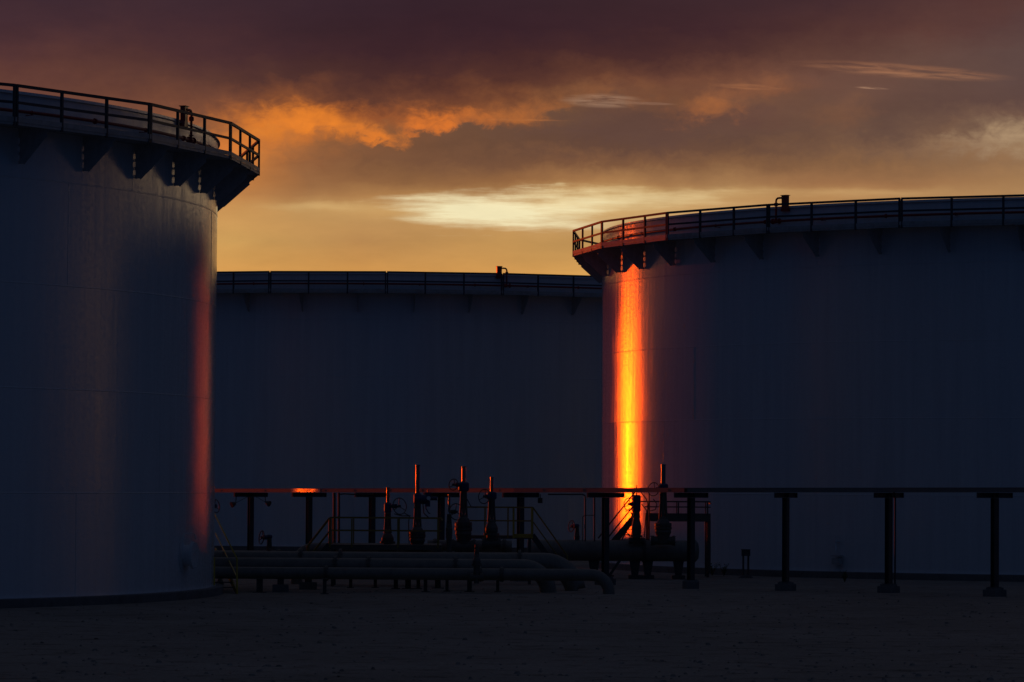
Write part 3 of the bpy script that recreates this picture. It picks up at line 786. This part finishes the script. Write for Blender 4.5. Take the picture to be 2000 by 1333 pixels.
def pipeline(label, px0, px1, pytop, Y, dia, flanges=(), elbow=True, left_down=False):
    r = dia / 2
    c = at(px1, pytop, Y); z = c.z - r; x1 = c.x
    x0 = at(px0, pytop, Y).x
    t = thing('pipeline', label, 'pipe', ((x0 + x1) / 2, Y, 0), group='beige pipes of the valve manifold')
    L = (x1 - x0) / 2
    b = MB()
    pts = [Vector((-L, 0, z))]
    if left_down:
        R = r * 3; pts = [Vector((-L, 0, -0.05))] + [Vector((-L + R - R * math.cos(PI / 2 * k / 9), 0, z - R + R * math.sin(PI / 2 * k / 9))) for k in range(10)]
    if elbow: pts += elbow_path(None, Vector((L, 0, z)), -0.05, r * 3.0)
    else: pts += [Vector((L, 0, z))]
    b.tube(pts, r, 32); b.build('pipe_run', TAN, t)
    if flanges:
        for fx in flanges:
            b = MB(); X = at(fx, pytop, Y).x - (x0 + x1) / 2
            flange(b, (X, 0, z), r * 1.28, bolts=12)
            b.build('flange', VALVE, t)
    return z

pipeline('nearest and thinnest low beige pipe, its elbow turning down rightmost', 380, 1189.5, 1112, 131.0, 0.40, (637, 937, 980))
pipeline('second low beige pipe, its elbow turning down leftmost of the three', 380, 1071, 1093, 132.6, 0.56, (655, 720, 890))
pipeline('thickest low beige pipe, ending in an elbow between the other two', 380, 1125, 1080.5, 134.9, 0.72, (588, 665, 1015))
pipeline('short brown pipe with rounded left shoulder under the left platform', 580, 862, 1062, 141.5, 0.42, (), False, True)
# upper cross pipe towards the right platform
pipeline('brown pipe running behind the middle valves below the right platform', 835, 1000, 1056, 142.5, 0.42, (850, 985), False)
# short cross pieces between valves on the left
pipeline('short low pipe end emerging beside the near tank', 400, 545, 1076, 138.0, 0.34, (545,), False)

# the wide header in front of the right tank
YH = 152.5
zc = at(1250, 1076, YH).z; xa, xb = at(1030, 1076, YH).x, at(1362, 1076, YH).x
t = thing('header_pipe', 'very wide dark horizontal header pipe in front of the right tank', 'pipe', ((xa + xb) / 2, YH, 0))
L = (xb - xa) / 2
b = MB(); b.cyl((-L, 0, zc), (L - 0.3, 0, zc), 0.41, 40); b.build('pipe_run', TAN, t)
b = MB(); b.lathe((L - 0.3, 0, zc), [(.41, 0), (.47, .02), (.47, .1), (.44, .22), (.30, .34), (0.0, .38)], (1, 0, 0), 36); b.build('end_cap', TAN, t)
b = MB()
for fx in (1258,): flange(b, (at(fx, 1076, YH).x - (xa + xb) / 2, 0, zc), .50, bolts=16)
b.build('flange', VALVE, t)
for k, fx in enumerate((1090, 1160, 1240, 1265, 1325)):
    b = MB(); X = at(fx, 1100, YH).x - (xa + xb) / 2
    b.prism([(X - .22, -.08, zc - .34), (X + .22, -.08, zc - .34), (X + .12, -.08, .12), (X - .12, -.08, .12)], (0, .16, 0))
    b.box((X, 0, .07), (.5, .5, .16)); b.build('saddle', DARK, t)
# brace running down left of the header
t = thing('pipe_support', 'slanting brace leg under the wide header pipe, left of the streak', 'pipe support', at(1195, 1125, 151.5), group='short posts under the pipes')
b = MB(); b.bar((-0.1, 0, 0.0), (0.32, 0, 0.62), 0.12, .1); b.box((-.1, 0, .0), (.36, .3, .06)); b.build('leg', DARK, t)

# pipe supports
SUP = [(507, 1159, 12, 'bol'), (548, 1158, 30, 'blk'), (602, 1153, 33, 'blk'), (634, 1162, 7, 'pst'), (685, 1150, 6, 'pst'), (733, 1150, 6, 'pst'), (773, 1152, 8, 'pst'), (797, 1152, 11, 'pst'),
       (817, 1152, 7, 'pst'), (831, 1158, 7, 'pst'), (855, 1151, 11, 'pst'), (873, 1157, 6, 'pst'), (917, 1158, 9, 'pst'), (972, 1158, 6, 'pst')]
SUPL = ['stout post under the bulge at the left end of the nearest pipe', 'broad concrete block under the left of the nearest pipe, beside the stout post',
        'widest concrete block under the pipes, below the second rack support', 'thin post directly under the leftmost flange of the nearest pipe',
        'thin post under the pipes, first right of the leftmost flange post', 'thin post under the pipes, second right of the leftmost flange post',
        'thin post under the pipes below the gauge-bearing valve, left of three', 'broad post under the pipes, middle of the three below the tall stemmed valve',
        'slim post under the pipes, right of the three below the tall stemmed valve', 'longer thin post left of the broad one at mid pipe',
        'broad post under the pipes left of the slender dark valve', 'thin post under the pipes right of the broad mid post',
        'post on a spread plate directly below the front flanged valve', 'rightmost thin post under the nearest pipe, left of the elbows']
for (px, py, w, kd), lb in zip(SUP, SUPL):
    hz = 949 + (px - 1000) * ROLL
    Y = CAMZ * F / (py - hz + 0.0)
    s = S(Y); p = at(px, py, Y); top = at(px, 1130, Y).z
    t = thing('pipe_support', lb, 'pipe support', (p.x, Y, 0), group='short posts under the pipes')
    b = MB()
    if kd == 'blk':
        b.box((0, 0, .12), (w * s, .5, .26)); b.build('concrete_block', CONC, t)
        b = MB(); b.box((0, 0, (.25 + top) / 2), (w * s * .4, .2, top - .25)); b.build('post', DARK, t)
    else:
        b.box((0, 0, top / 2 + .01), (w * s, .12, top - .02)); b.box((0, 0, top - .01), (w * s * 1.8, .3, .02)); b.build('post', DARK, t)
        b = MB(); b.box((0, 0, .012), (w * s * 2.2, .3, .03)); b.build('base_plate', DARK, t)

# ------------------------------------------------------------------ valves
def valve(name_label, px, Y, ys, ws, stem, gear=None, wheel=None, bonnet='flange', base=None, group='handwheel valves of the manifold', color=None):
    """ys: stem top, gear top, yoke top, bonnet top, body bottom (photo rows); ws: stem, gear, yoke, bonnet widths in photo px"""
    s = S(Y); o = at(px, ys[4], Y)
    def z(py): return at(px, py, Y).z
    t = thing('gate_valve', name_label, 'valve', (o.x, Y, 0), group=group)
    zs_, zg, zy, zb, z0 = [z(v) for v in ys]
    rs, rg, ry, rb = [w * s / 2 * k_ for w, k_ in zip(ws, (0.9, 0.95, 0.88, 0.88))]
    if stem:
        b = MB(); b.lathe((0, 0, 0), [(0, zs_), (rs * 1.12, zs_ - .004), (rs * 1.12, zs_ - .05), (rs, zs_ - .055), (rs, zg)], n=20); b.build('stem_cover', STEM, t)
    if gear:
        b = MB(); b.lathe((0, 0, 0), [(0, zg + .02), (rg * .7, zg + .02), (rg, zg - .03), (rg, zy + .05), (rg * .8, zy)], n=18)
        b.build('gearbox', BLUE, t)
    # yoke: two legs and a web
    b = MB()
    for s_ in (-1, 1):
        b.tube([(s_ * ry * .62, 0, zy + .02), (s_ * ry * .74, 0, (zy + zb) / 2), (s_ * ry * .95, 0, zb)], ry * .34, 8)
    b.lathe((0, 0, 0), [(ry * .95, zy + .03), (ry * .95, zy - .05), (ry * .5, zy - .07), (ry * .45, zb + .1), (ry * 1.1, zb + .04), (ry * 1.1, zb)], n=16)
    b.build('yoke', VALVE, t)
    b = MB(); h = zb - z0
    if bonnet == 'dome':
        b.lathe((0, 0, 0), [(ry, zb + .02), (rb * .75, zb - h * .15), (rb, zb - h * .45), (rb, zb - h * .7), (rb * .8, z0)], n=24)
        b.lathe((0, 0, 0), [(rb * .6, z0 + .08), (rb * 1.25, z0 + .08), (rb * 1.25, z0), (rb * .6, z0)], n=24)
    elif bonnet == 'slim':
        b.lathe((0, 0, 0), [(ry, zb + .02), (rb, zb - h * .1), (rb * .9, z0)], n=18)
    else:
        b.lathe((0, 0, 0), [(ry, zb + .02), (rb * .62, zb - h * .08), (rb * .80, zb - h * .25), (rb * .82, zb - h * .30), (rb, zb - h * .30), (rb, zb - h * .42), (rb * .86, zb - h * .42),
                            (rb * .86, zb - h * .5), (rb * 1.02, zb - h * .5), (rb * 1.02, zb - h * .62), (rb * .9, zb - h * .66), (rb * .96, zb - h * .8), (rb * .8, z0)], n=26)
        for k in range(12):
            t_ = 2 * PI * k / 12
            b.cyl((rb * .93 * math.cos(t_), rb * .93 * math.sin(t_), zb - h * .66), (rb * .93 * math.cos(t_), rb * .93 * math.sin(t_), zb - h * .24), .016, 6)
    b.build('bonnet', VALVE, t)
    if base is not None:      # body down to the pipe with its end flanges
        zb2 = z(base); rr = rb * .8
        b = MB(); b.lathe((0, 0, 0), [(rr, z0 + .01), (rr * .9, (z0 + zb2) / 2), (rr * .8, zb2)], n=20)
        hh = (z0 - zb2)
        b.cyl((-rb * 1.25, 0, zb2 + hh * .35), (rb * 1.25, 0, zb2 + hh * .35), min(rr, hh * .5), 20)
        for s_ in (-1, 1): flange(b, (s_ * rb * 1.25, 0, zb2 + hh * .35), min(rr, hh * .5) * 1.25, bolts=8)
        b.build('valve_body', VALVE, t)
    if wheel:
        wx, wy, wr, wsq, wd = wheel      # centre px, radius px, squash (1 = facing us), shaft
        c = at(wx, wy, Y) - Vector((o.x, 0, 0)); c.y = -0.28 if wsq > .5 else -.05
        ax = Vector((math.sqrt(max(0, 1 - wsq * wsq)) * (1 if wx > px else -1), -wsq, 0.12)).normalized()
        R = wr * s
        wh = MB(); wh.ring(c, R, .018, ax, 32, 6)
        u = Vector((0, 0, 1)); x = ax.cross(u).normalized(); y = ax.cross(x)
        for k in range(3):
            t_ = 2 * PI * k / 3 + .5
            wh.cyl(c - ax * .06, c + (x * math.cos(t_) + y * math.sin(t_)) * R, .014, 6)
        wh.lathe(c, [(0, -.08), (.045, -.08), (.045, .03), (0, .03)], ax, 10)
        w_ = wh.build('handwheel', DARK, t)
        zz = c.z
        sm = MB(); sm.cyl((0, 0, zz), tuple(c - ax * .08), .035, 8)
        sm.lathe(tuple(c.lerp(Vector((0, 0, zz)), .45)), [(0, -.1), (.08, -.08), (.08, .08), (0, .1)], (c - Vector((0, 0, zz))).normalized(), 12)
        sm.build('wheel_shaft', BLUE if gear else DARK, t)
    return t

valve('tall valve leftmost on the left platform, its handwheel on the right', 757, 140.5, (952, 983, 1002, 1042, 1062), (7, 15, 14, 27), True, True, (781, 989, 16, .8, 0), 'dome', 1084)
t = valve('tall valve with the longest stem cover and a blue actuator with a pale gauge', 815, 140.0, (908, 965, 986, 1030, 1062), (9, 16, 15, 36), True, True, None, 'flange', 1088)
b = MB(); s = S(140.0); zz = at(815, 975, 140).z
b.cyl((-.12, 0, zz), (.42, 0, zz - .02), .17, 20); b.cyl((.42, 0, zz + .02), (.70, 0, zz + .02), .07, 14); b.box((.36, 0, zz - .17), (.18, .2, .2)); b.box((.40, -.02, zz + .17), (.20, .16, .14))
b.tube([(.30, 0, zz - .2), (.30, 0, zz - .34), (.40, 0, zz - .5), (.46, 0, zz - .52)], .02, 6); b.cyl((.36, 0, zz + .22), (.36, 0, zz + .34), .02, 6)
b.build('actuator', BLUE, t)
b = MB(); b.lathe((.40, -.18, zz + .03), [(0, .02), (.07, .02), (.075, -.03), (0, -.03)], (0, -1, 0), 18); b.build('gauge', GLASS, t)
valve('thick valve with a ribbed bonnet and a small handwheel high on its left', 905, 141.0, (911, 943, 960, 1010, 1052), (9, 22, 15, 38), True, True, (886, 947, 11, .8, 0), 'flange', 1078)
valve('tall valve with a smooth round bonnet beside the right platform', 960, 140.5, (932, 962, 976, 1020, 1046), (7, 20, 15, 28), True, True, (946, 970, 14, .8, 0), 'dome', 1072)
valve('slender dark valve between the two taller valves, large handwheel to its right', 877, 137.5, (966, 1000, 1006, 1030, 1052), (5, 12, 10, 15), True, False, (892, 1000, 16, .85, 0), 'slim', 1100)
valve('small valve on the left pipes with its handwheel seen edge-on', 526, 137.5, (1044, 1046, 1052, 1076, 1084), (6, 12, 10, 14), False, True, (511, 1050, 13, .42, 0), 'slim', 1090, group='small valves with edge-on handwheels')
valve('small valve on top of the wide header pipe, left of the streak', 1127, 152.6, (1022, 1025, 1030, 1046, 1056), (5, 9, 8, 12), False, True, (1116, 1028, 11, .5, 0), 'slim', None, group='small valves with edge-on handwheels')
valve('valve with orange-lit stem cover standing on the wide header pipe', 1295, 151.5, (907, 946, 962, 1014, 1046), (10, 20, 16, 38), True, True, (1276, 956, 13, .8, 0), 'flange', 1062)
valve('dark actuated valve silhouetted against the bottom of the glowing streak', 1243, 152.0, (948, 968, 1000, 1012, 1050), (3, 17, 14, 22), True, True, (1228, 985, 12, .8, 0), 'dome', 1060)
valve('squat flanged valve sitting on the nearest pipe, in front', 931, 130.4, (1027, 1060, 1066, 1088, 1106), (4, 8, 9, 18), False, False, None, 'dome', 1140, group='small valves with edge-on handwheels')
# pale small valve beside the near tank, and one above it
valve('small pale valve low beside the near tank', 430, 139.5, (1113, 1118, 1122, 1130, 1150), (5, 14, 8, 16), True, False, None, 'dome', None, group='valves beside the near tank')
valve('dark valve with half-hidden handwheel at the edge of the near tank', 414, 142.5, (975, 980, 990, 1003, 1015), (5, 10, 9, 14), False, True, (422, 989, 13, .45, 0), 'slim', 1110, group='valves beside the near tank')

# silhouetted tubing by the actuated valve
b = MB(); Y = 152.4
for pts in ([(1252, 962), (1262, 975), (1268, 990), (1262, 1004), (1258, 1050)], [(1268, 963), (1268, 1056)], [(1276, 975), (1283, 985), (1280, 996), (1270, 998)], [(1253, 985), (1262, 996), (1266, 1010)], [(1232, 1000), (1236, 1012), (1234, 1050)], [(1222, 1000), (1230, 994), (1243, 1002)]):
    b.tube([at(x, y, Y) for x, y in pts], .022, 6)
tag(b.build('instrument_tubing', DARK), 'looping thin instrument tubes beside the silhouetted actuated valve', 'tubing')
b = MB(); Y = 139.0
for pts in ([(790, 1003), (800, 1008), (798, 1020), (799, 1062)], [(770, 1004), (785, 1008), (802, 1008)], [(826, 985), (828, 1003), (838, 1012)], [(912, 975), (920, 990), (930, 992)], [(900, 1062), (918, 1062), (922, 1075), (930, 1085)]):
    b.tube([at(x, y, Y) for x, y in pts], .02, 6)
tag(b.build('instrument_tubing', DARK), 'thin bent tubes hanging around the left group of tall valves', 'tubing')

# conduits
b = MB(); b.cyl(at(653, 963, 141.8), at(653, 1085, 141.8), .05, 10); b.cyl(at(662, 963, 141.8), at(662, 1085, 141.8), .04, 10)
b.tube([at(662, 966, 141.8), at(672, 965, 141.8), at(690, 966, 141.8), at(730, 966, 141.8)], .025, 8)
tag(b.build('conduit', DARK), 'pair of upright conduits rising to the tray at the left platform', 'conduit', 'upright conduits')
b = MB(); Y = 152.0
b.tube([at(1070, 966, Y), at(1138, 966, Y), at(1143, 969, Y), at(1143, 975, Y), at(1143, 1058, Y)], .03, 8)
b.cyl(at(1161, 972, Y), at(1161, 1058, Y), .032, 8); b.tube([at(1161, 1007, Y), at(1142, 1007, Y), at(1138, 1010, Y), at(1138, 1058, Y)], .018, 6)
tag(b.build('conduit', DARK), 'thin upright conduits on the wide header pipe, right of its small valve', 'conduit', 'upright conduits')

# ------------------------------------------------------------------ access platforms and stairs
def stair(parent, top, foot, width, railh, m_rail=YELLOW, steps=None):
    """top and foot: points on the near stringer; width goes away from the camera"""
    top, foot = Vector(top), Vector(foot); d = foot - top; off = Vector((0, width, 0))
    for o_ in (Vector((0, 0, 0)), off):
        b = MB(); b.bar(top + o_, foot + o_, 0.05, 0.20, up=(0, 0, 1)); b.build('stringer', DARK, parent)
    n = steps or max(3, int(abs(d.z) / 0.2)); b = MB()
    for k in range(1, n):
        c = top + d * (k / n); b.box(c + off / 2 + Vector((0, 0, -.02)), (0.26, width - .06, .035))
    b.build('tread', GALV, parent)
    for k, o_ in enumerate((Vector((0, 0, 0)), off)):
        b = MB(); up = Vector((0, 0, railh))
        b.tube([top + o_ + up, foot + o_ + up * .97, foot + o_ + up * .97 + Vector((0, 0, -railh * .97))], .028, 8)
        b.tube([top + o_ + up * .5, foot + o_ + up * .5], .022, 8)
        b.cyl(top + o_, top + o_ + up, .03, 8)
        b.build('stair_rail', m_rail, parent)

def platform(name_label, px0, px1, pyfloor, pyrail, Y, depth, posts, deckh=0.12, color=YELLOW, legs=True):
    x0, x1 = at(px0, pyfloor, Y).x, at(px1, pyfloor, Y).x; zf = at(px0, pyfloor, Y).z; zr = at(px0, pyrail, Y).z
    t = thing('access_platform', name_label, 'platform', ((x0 + x1) / 2, Y, 0), group='access platforms with railings')
    w = (x1 - x0) / 2
    b = MB(); b.box((0, depth / 2, zf - deckh / 2), (2 * w, depth, deckh)); b.build('deck', VALVE, t)
    b = MB()
    for y_ in (0, depth):
        b.bar((-w, y_, zr), (w, y_, zr), .05); b.bar((-w, y_, (zr + zf) / 2 + .02), (w, y_, (zr + zf) / 2 + .02), .04)
    b.bar((w, 0, zr - .06), (w, depth, zr - .06), .05)
    rail = b.build('handrail', color, t)
    for px in posts:
        X = at(px, pyfloor, Y).x - (x0 + x1) / 2
        for y_ in (0, depth):
            b = MB(); b.bar((X, y_, zf - .1), (X, y_, zr - .03), .055 if y_ == 0 else .045); b.build('post', color, rail)
    if legs:
        for X in (-w + .1, w - .1):
            for y_ in (0.06, depth - .06):
                b = MB(); b.box((X, y_, zf / 2 - .06), (.1, .1, zf - .14)); b.build('leg', DARK, t)
    return t, zf, zr, (x0 + x1) / 2

DYEL = mat('grimy_yellow_paint', (0.30, 0.21, 0.03), 0.5, dirt=(0.12, 0.09, 0.04), dirt_amt=0.6)
t, zf, zr, xc = platform('left access platform with yellow railings around the tall gauge-bearing valve', 644, 862, 1064, 1011.5, 138.5, 1.6, (644.5, 687, 777, 855), .18, DYEL)
o = Vector((xc, 138.5, 0))
stair(t, at(643, 1064, 138.5) - o, Vector((at(600, 1100, 138.5).x - xc, 0, at(600, 1118, 138.5).z)), .8, zr - zf, DYEL)
t, zf, zr, xc = platform('right access platform with bright yellow railing posts and kick plate', 912, 1040, 1046, 991, 143.0, 1.2, (947, 992, 1003, 1038.5), .12, DYEL)
o = Vector((xc, 143.0, 0))
stair(t, at(1040, 1046, 143) - o, at(1108, 1140, 143) - o, .8, zr - zf, DYEL)
b = MB(); b.bar(at(1004, 1047, 142.95) - o, at(1040, 1047, 142.95) - o, .01, .14); b.build('kick_plate', YELLOW, t)
for px in (1003, 1039):
    b = MB(); b.bar(at(px, 992, 142.9) - o, at(px, 1052, 142.9) - o, .075); b.build('corner_post', YELLOW, t)

# platform by the right tank with the silhouetted stair
t, zf, zr, xc = platform('dark platform with pipe rails between the header pipe and the right tank', 1262, 1388, 1003, 980, 155.5, 1.6, (1268, 1325, 1382), .32, DARK)
o = Vector((xc, 155.5, 0))
for pts in ([(1240, 962), (1168, 1052)], [(1240, 985), (1172, 1070)]):
    b = MB(); b.tube([at(x, y, 154.6) - o for x, y in pts], .03, 8); b.build('stair_rail', DARK, t)
b = MB(); b.bar(at(1238, 1012, 154.6) - o, at(1196, 1062, 154.6) - o, .05, .26); b.build('stringer', DARK, t)
b = MB(); b.bar(at(1238, 1012, 155.5) - o, at(1196, 1062, 155.5) - o, .05, .2); b.build('stringer', DARK, t)
b = MB()
for k in range(5):
    x = 1236 - 7 * k; y = 1018 + 10 * k
    b.bar(at(x - 22, y + 17, 154.9) - o, at(x + 16, y + 17, 154.9) - o, .3, .03)
b.bar(at(1232, 1022, 155.2) - o, at(1212, 1060, 155.2) - o, .04); b.bar(at(1216, 1030, 155.2) - o, at(1240, 1060, 155.2) - o, .04)
b.build('tread', DARK, t)
b = MB(); b.bar(at(1236, 960, 154.6) - o, at(1236, 1100, 154.6) - o, .07); b.build('leg', DARK, t)
b = MB(); b.bar(at(1385, 1018, 155.5) - o, at(1385, 1120, 155.5) - o, .12); b.build('leg', DARK, t)
b = MB(); b.tube([at(1250, 980, 154.6) - o, at(1268, 980, 155.5) - o], .025, 8); b.build('rail_return', DARK, t)

# yellow stair running back beside the near tank
t = thing('yard_stair', 'steep yellow-railed stair half hidden by the near tank', 'stairs', (-9, 126.4, 0))
o = Vector((-9, 126.4, 0))
T1 = Vector((at(421, 1062, 139.5).x, 139.5, at(421, 1075, 139.5).z)); F1 = Vector((at(463, 1158, 128.5).x, 128.5, 0.05))
F1.z = 0.05
for w_ in (0, .75):
    b = MB(); b.bar(T1 - o + Vector((-w_, 0, 0)), F1 - o + Vector((-w_, 0, 0)), .05, .18); b.build('stringer', DYEL, t)
b = MB()
for k in range(1, 9):
    c = T1.lerp(F1, k / 9.0) - o; b.box(c + Vector((-.37, 0, 0)), (.68, .26, .03))
b.build('tread', GALV, t)
for w_ in (0, .75):
    b = MB(); ft = at(463, 1092, 128.5)
    b.tube([at(415, 996, 140.6) - o + Vector((-w_, 0, 0)), at(421, 1008, 139.5) - o + Vector((-w_, 0, 0)), ft - o + Vector((-w_, 0, 0)), F1 - o + Vector((-w_, 0, -.05))], .03, 8)
    b.tube([at(421, 1042, 139.5) - o + Vector((-w_, 0, 0)), at(463, 1128, 128.5) - o + Vector((-w_, 0, 0))], .024, 8)
    b.build('stair_rail', YELLOW, t)

# twin stub posts with a small cabinet in front of the right tank
p = at(1455, 1128, 155.5)
t = thing('stub_posts', 'stubby twin posts carrying a small dark box before the right tank', 'post', (p.x, 155.0, 0))
b = MB()
for s_ in (-.1, .1):
    b = MB(); b.box((s_, 0, .45), (.075, .075, .9)); b.build('post', DARK, t)
b = MB(); b.box((0, 0, 1.0), (.34, .2, .24)); b.box((0, 0, 1.13), (.38, .24, .02)); b.build('cabinet', BEAM, t)
b = MB(); b.prism([(-.3, -.15, 0), (.3, -.15, 0), (.16, -.15, .12), (-.16, -.15, .12)], (0, .3, 0)); b.build('base', CONC, t)
# small pad by the ring
p = at(1752, 1124, 150)

# weeds at the foot of the right tank
def weed(px, py, Y, h, label):
    p = at(px, py, Y); b = MB()
    for k in range(26):
        a_ = random.random() * 2 * PI; l = h * random.uniform(.4, 1); sp = random.uniform(.1, .7)
        tip = Vector((math.cos(a_) * l * sp, math.sin(a_) * l * sp, l)); w = Vector((-math.sin(a_), math.cos(a_), 0)) * .012
        mid_ = tip * .5 + Vector((0, 0, l * .12))
        b.add([-w, w, mid_ + w, mid_ - w, tip], [(0, 1, 2, 3), (3, 2, 4)])
        for j in range(4):
            c = mid_.lerp(tip, random.random()); dd = Vector((random.uniform(-1, 1), random.uniform(-1, 1), random.uniform(-.2, 1))) * .06
            b.add([c, c + dd + w * 1.5, c + dd * 1.8, c + dd - w * 1.5], [(0, 1, 2, 3)])
    o_ = b.build('weed', LEAF, loc=(p.x, Y, 0)); tag(o_, label, 'weed', 'weeds at the tank foot')
weed(1391, 1128, 158.6, .62, 'tall pale weed at the right tank foot, nearer the platform leg')
weed(1414, 1128, 158.0, .5, 'lower pale weed at the right tank foot, right of the taller one')
weed(1650, 1128, 149.3, .4, 'weed at the right tank foot below the sample valve')
